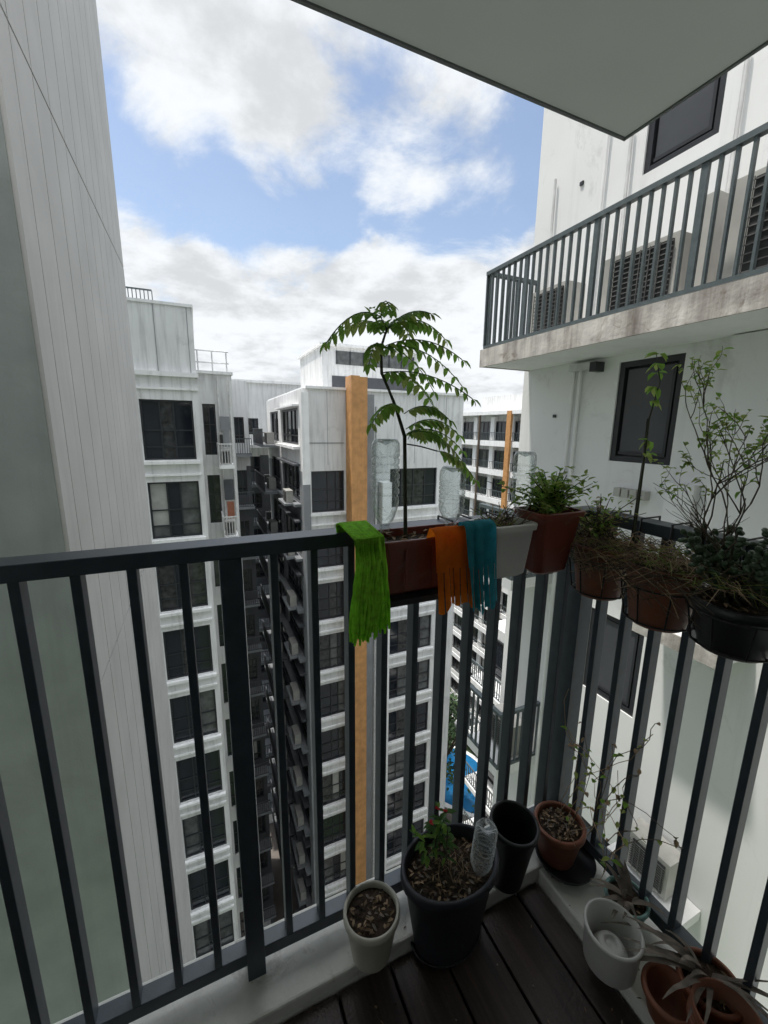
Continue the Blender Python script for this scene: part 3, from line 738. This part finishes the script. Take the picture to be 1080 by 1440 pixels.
for z in(1.32,1.35,1.44,1.47,1.50,1.52,1.54):
    for j in range(4): b.leaf((.95,.638,z),(R(-1,1),R(-1,1),R(-.9,.3)),(0,0,1),R(.020,.034),R(.012,.018),random.choice(['leaf2','leaf']))
b.obj('staked_seedling')
b=MB()
for s in range(15):
    p=Vector((.93+R(-.05,.06),.70+R(-.12,.04),R(.12,.34)));path=[p.copy()];d=Vector((R(-.3,.3),R(-.6,.5),1))
    for i in range(9):
        d+=Vector((R(-.45,.35),R(-.5,.5),R(-.40,.38)));d.normalize();p=p+d*.045;p.x=min(p.x,1.0);p.y=min(p.y,.8);path.append(p.copy())
    b.tube(path,.0010,random.choice(['twig','straw']),4)
    for q in path[1:]:
        if random.random()<.55: b.leaf(q,(R(-1,1),R(-1,1),R(-.8,.3)),(0,0,1),R(.012,.024),R(.009,.015),random.choice(['leaf2','leaf','straw']))
b.obj('climbing_vine')

# ------------------------------------------------------------------ world
W=bpy.data.worlds.new('World');scene.world=W;W.use_nodes=True;nt=W.node_tree;N=nt.nodes;L=nt.links
bg=N['Background'];SUN=Vector((-.30,.13,.94)).normalized()
el=math.asin(SUN.z);az=math.atan2(SUN.x,SUN.y)
sky=N.new('ShaderNodeTexSky');sky.sky_type='NISHITA';sky.sun_disc=False;sky.sun_elevation=el;sky.sun_rotation=az
tc=N.new('ShaderNodeTexCoord')
sep=N.new('ShaderNodeSeparateXYZ');L.new(tc.outputs['Generated'],sep.inputs[0])
def mth(op,a,b=None,clamp=False):
    n=N.new('ShaderNodeMath');n.operation=op;n.use_clamp=clamp
    for i,v in enumerate((a,b)):
        if v is None: continue
        if isinstance(v,(int,float)): n.inputs[i].default_value=v
        else: L.new(v,n.inputs[i])
    return n.outputs[0]
def mrange(v,a,b,c,d,smooth=True):
    if a>b: a,b,c,d=b,a,d,c
    n=N.new('ShaderNodeMapRange')
    if smooth: n.interpolation_type='SMOOTHSTEP'
    L.new(v,n.inputs[0])
    for i,x in enumerate((a,b,c,d)): n.inputs[i+1].default_value=x
    return n.outputs[0]
zz=mth('ADD',mth('MAXIMUM',sep.outputs['Z'],0.0),.22)
cmb=N.new('ShaderNodeCombineXYZ');L.new(mth('DIVIDE',sep.outputs['X'],zz),cmb.inputs[0]);L.new(mth('DIVIDE',sep.outputs['Y'],zz),cmb.inputs[1])
n1=N.new('ShaderNodeTexNoise');n1.inputs['Scale'].default_value=2.6;n1.inputs['Detail'].default_value=11;n1.inputs['Roughness'].default_value=.6;n1.inputs['Distortion'].default_value=.3
L.new(cmb.outputs[0],n1.inputs['Vector'])
dens=n1.outputs['Fac']
for (dx,dy,dz),ri,ro,am in [((.08,.79,.60),5,16,.30),((.19,.85,.505),2,8,.16),((-.03,.885,.455),2,13,-.20),((.17,.887,.41),2,11,-.20),((.33,.823,.463),2,13,-.12),((.40,.737,.545),2,11,.12),((.56,.66,.50),2,14,-.10),((.27,.74,.62),2,9,-.12)]:
    v=Vector((dx,dy,dz)).normalized();dp=N.new('ShaderNodeVectorMath');dp.operation='DOT_PRODUCT';L.new(tc.outputs['Generated'],dp.inputs[0]);dp.inputs[1].default_value=v
    dens=mth('ADD',dens,mrange(dp.outputs['Value'],math.cos(math.radians(ro)),math.cos(math.radians(ri)),0,am))
dens=mth('ADD',dens,mrange(sep.outputs['Z'],.33,.41,.26,0))
dens=mth('ADD',dens,mrange(sep.outputs['Z'],.70,.85,0,.12))
mask=mrange(dens,.41,.64,0.06,1)
n2=N.new('ShaderNodeTexNoise');n2.inputs['Scale'].default_value=3.1;n2.inputs['Detail'].default_value=7;n2.inputs['Roughness'].default_value=.6
mp=N.new('ShaderNodeMapping');mp.inputs['Location'].default_value=(3.3,1.7,.5);L.new(cmb.outputs[0],mp.inputs[0]);L.new(mp.outputs[0],n2.inputs['Vector'])
cb=mrange(n2.outputs['Fac'],.34,.58,.80,1.08)
boost=mrange(sep.outputs['Z'],.66,.95,1.0,3.8)  # overhead clouds brightened out of view as added fill light
cb=mth('MULTIPLY',cb,boost)
cc=N.new('ShaderNodeVectorMath');cc.operation='SCALE';cc.inputs[0].default_value=(8.9,9.2,9.5);L.new(cb,cc.inputs['Scale'])
sk2=N.new('ShaderNodeVectorMath');sk2.operation='MULTIPLY';sk2.inputs[1].default_value=(2.25,2.1,1.95);L.new(sky.outputs[0],sk2.inputs[0])
mix=N.new('ShaderNodeMix');mix.data_type='RGBA';L.new(mask,mix.inputs['Factor']);L.new(sk2.outputs[0],mix.inputs['A']);L.new(cc.outputs[0],mix.inputs['B'])
L.new(mix.outputs['Result'],bg.inputs['Color']);bg.inputs['Strength'].default_value=.1
sl=bpy.data.lights.new('sun','SUN');sl.energy=3.8;sl.angle=math.radians(3);sl.color=(1,.96,.9)
so=bpy.data.objects.new('sun',sl);scene.collection.objects.link(so);so.rotation_euler=SUN.to_track_quat('Z','Y').to_euler()

# ------------------------------------------------------------------ camera
th=math.radians(11.4);yaw=math.radians(24);ro=math.radians(.65)
f0=Vector((math.sin(yaw),math.cos(yaw),0));r0=Vector((math.cos(yaw),-math.sin(yaw),0));zv=Vector((0,0,1))
fwd=f0*math.cos(th)-zv*math.sin(th);up0=f0*math.sin(th)+zv*math.cos(th)
rr=r0*math.cos(ro)+up0*math.sin(ro);uu=-r0*math.sin(ro)+up0*math.cos(ro)
cam=bpy.data.cameras.new('camera');co=bpy.data.objects.new('camera',cam);scene.collection.objects.link(co)
co.matrix_world=Matrix(((rr.x,uu.x,-fwd.x,0),(rr.y,uu.y,-fwd.y,0),(rr.z,uu.z,-fwd.z,1.37),(0,0,0,1)))
cam.sensor_fit='VERTICAL';cam.sensor_height=36;cam.lens=14.5;cam.clip_start=.02;cam.clip_end=4000
scene.camera=co
scene.view_settings.view_transform='Standard';scene.view_settings.look='None';scene.view_settings.exposure=0
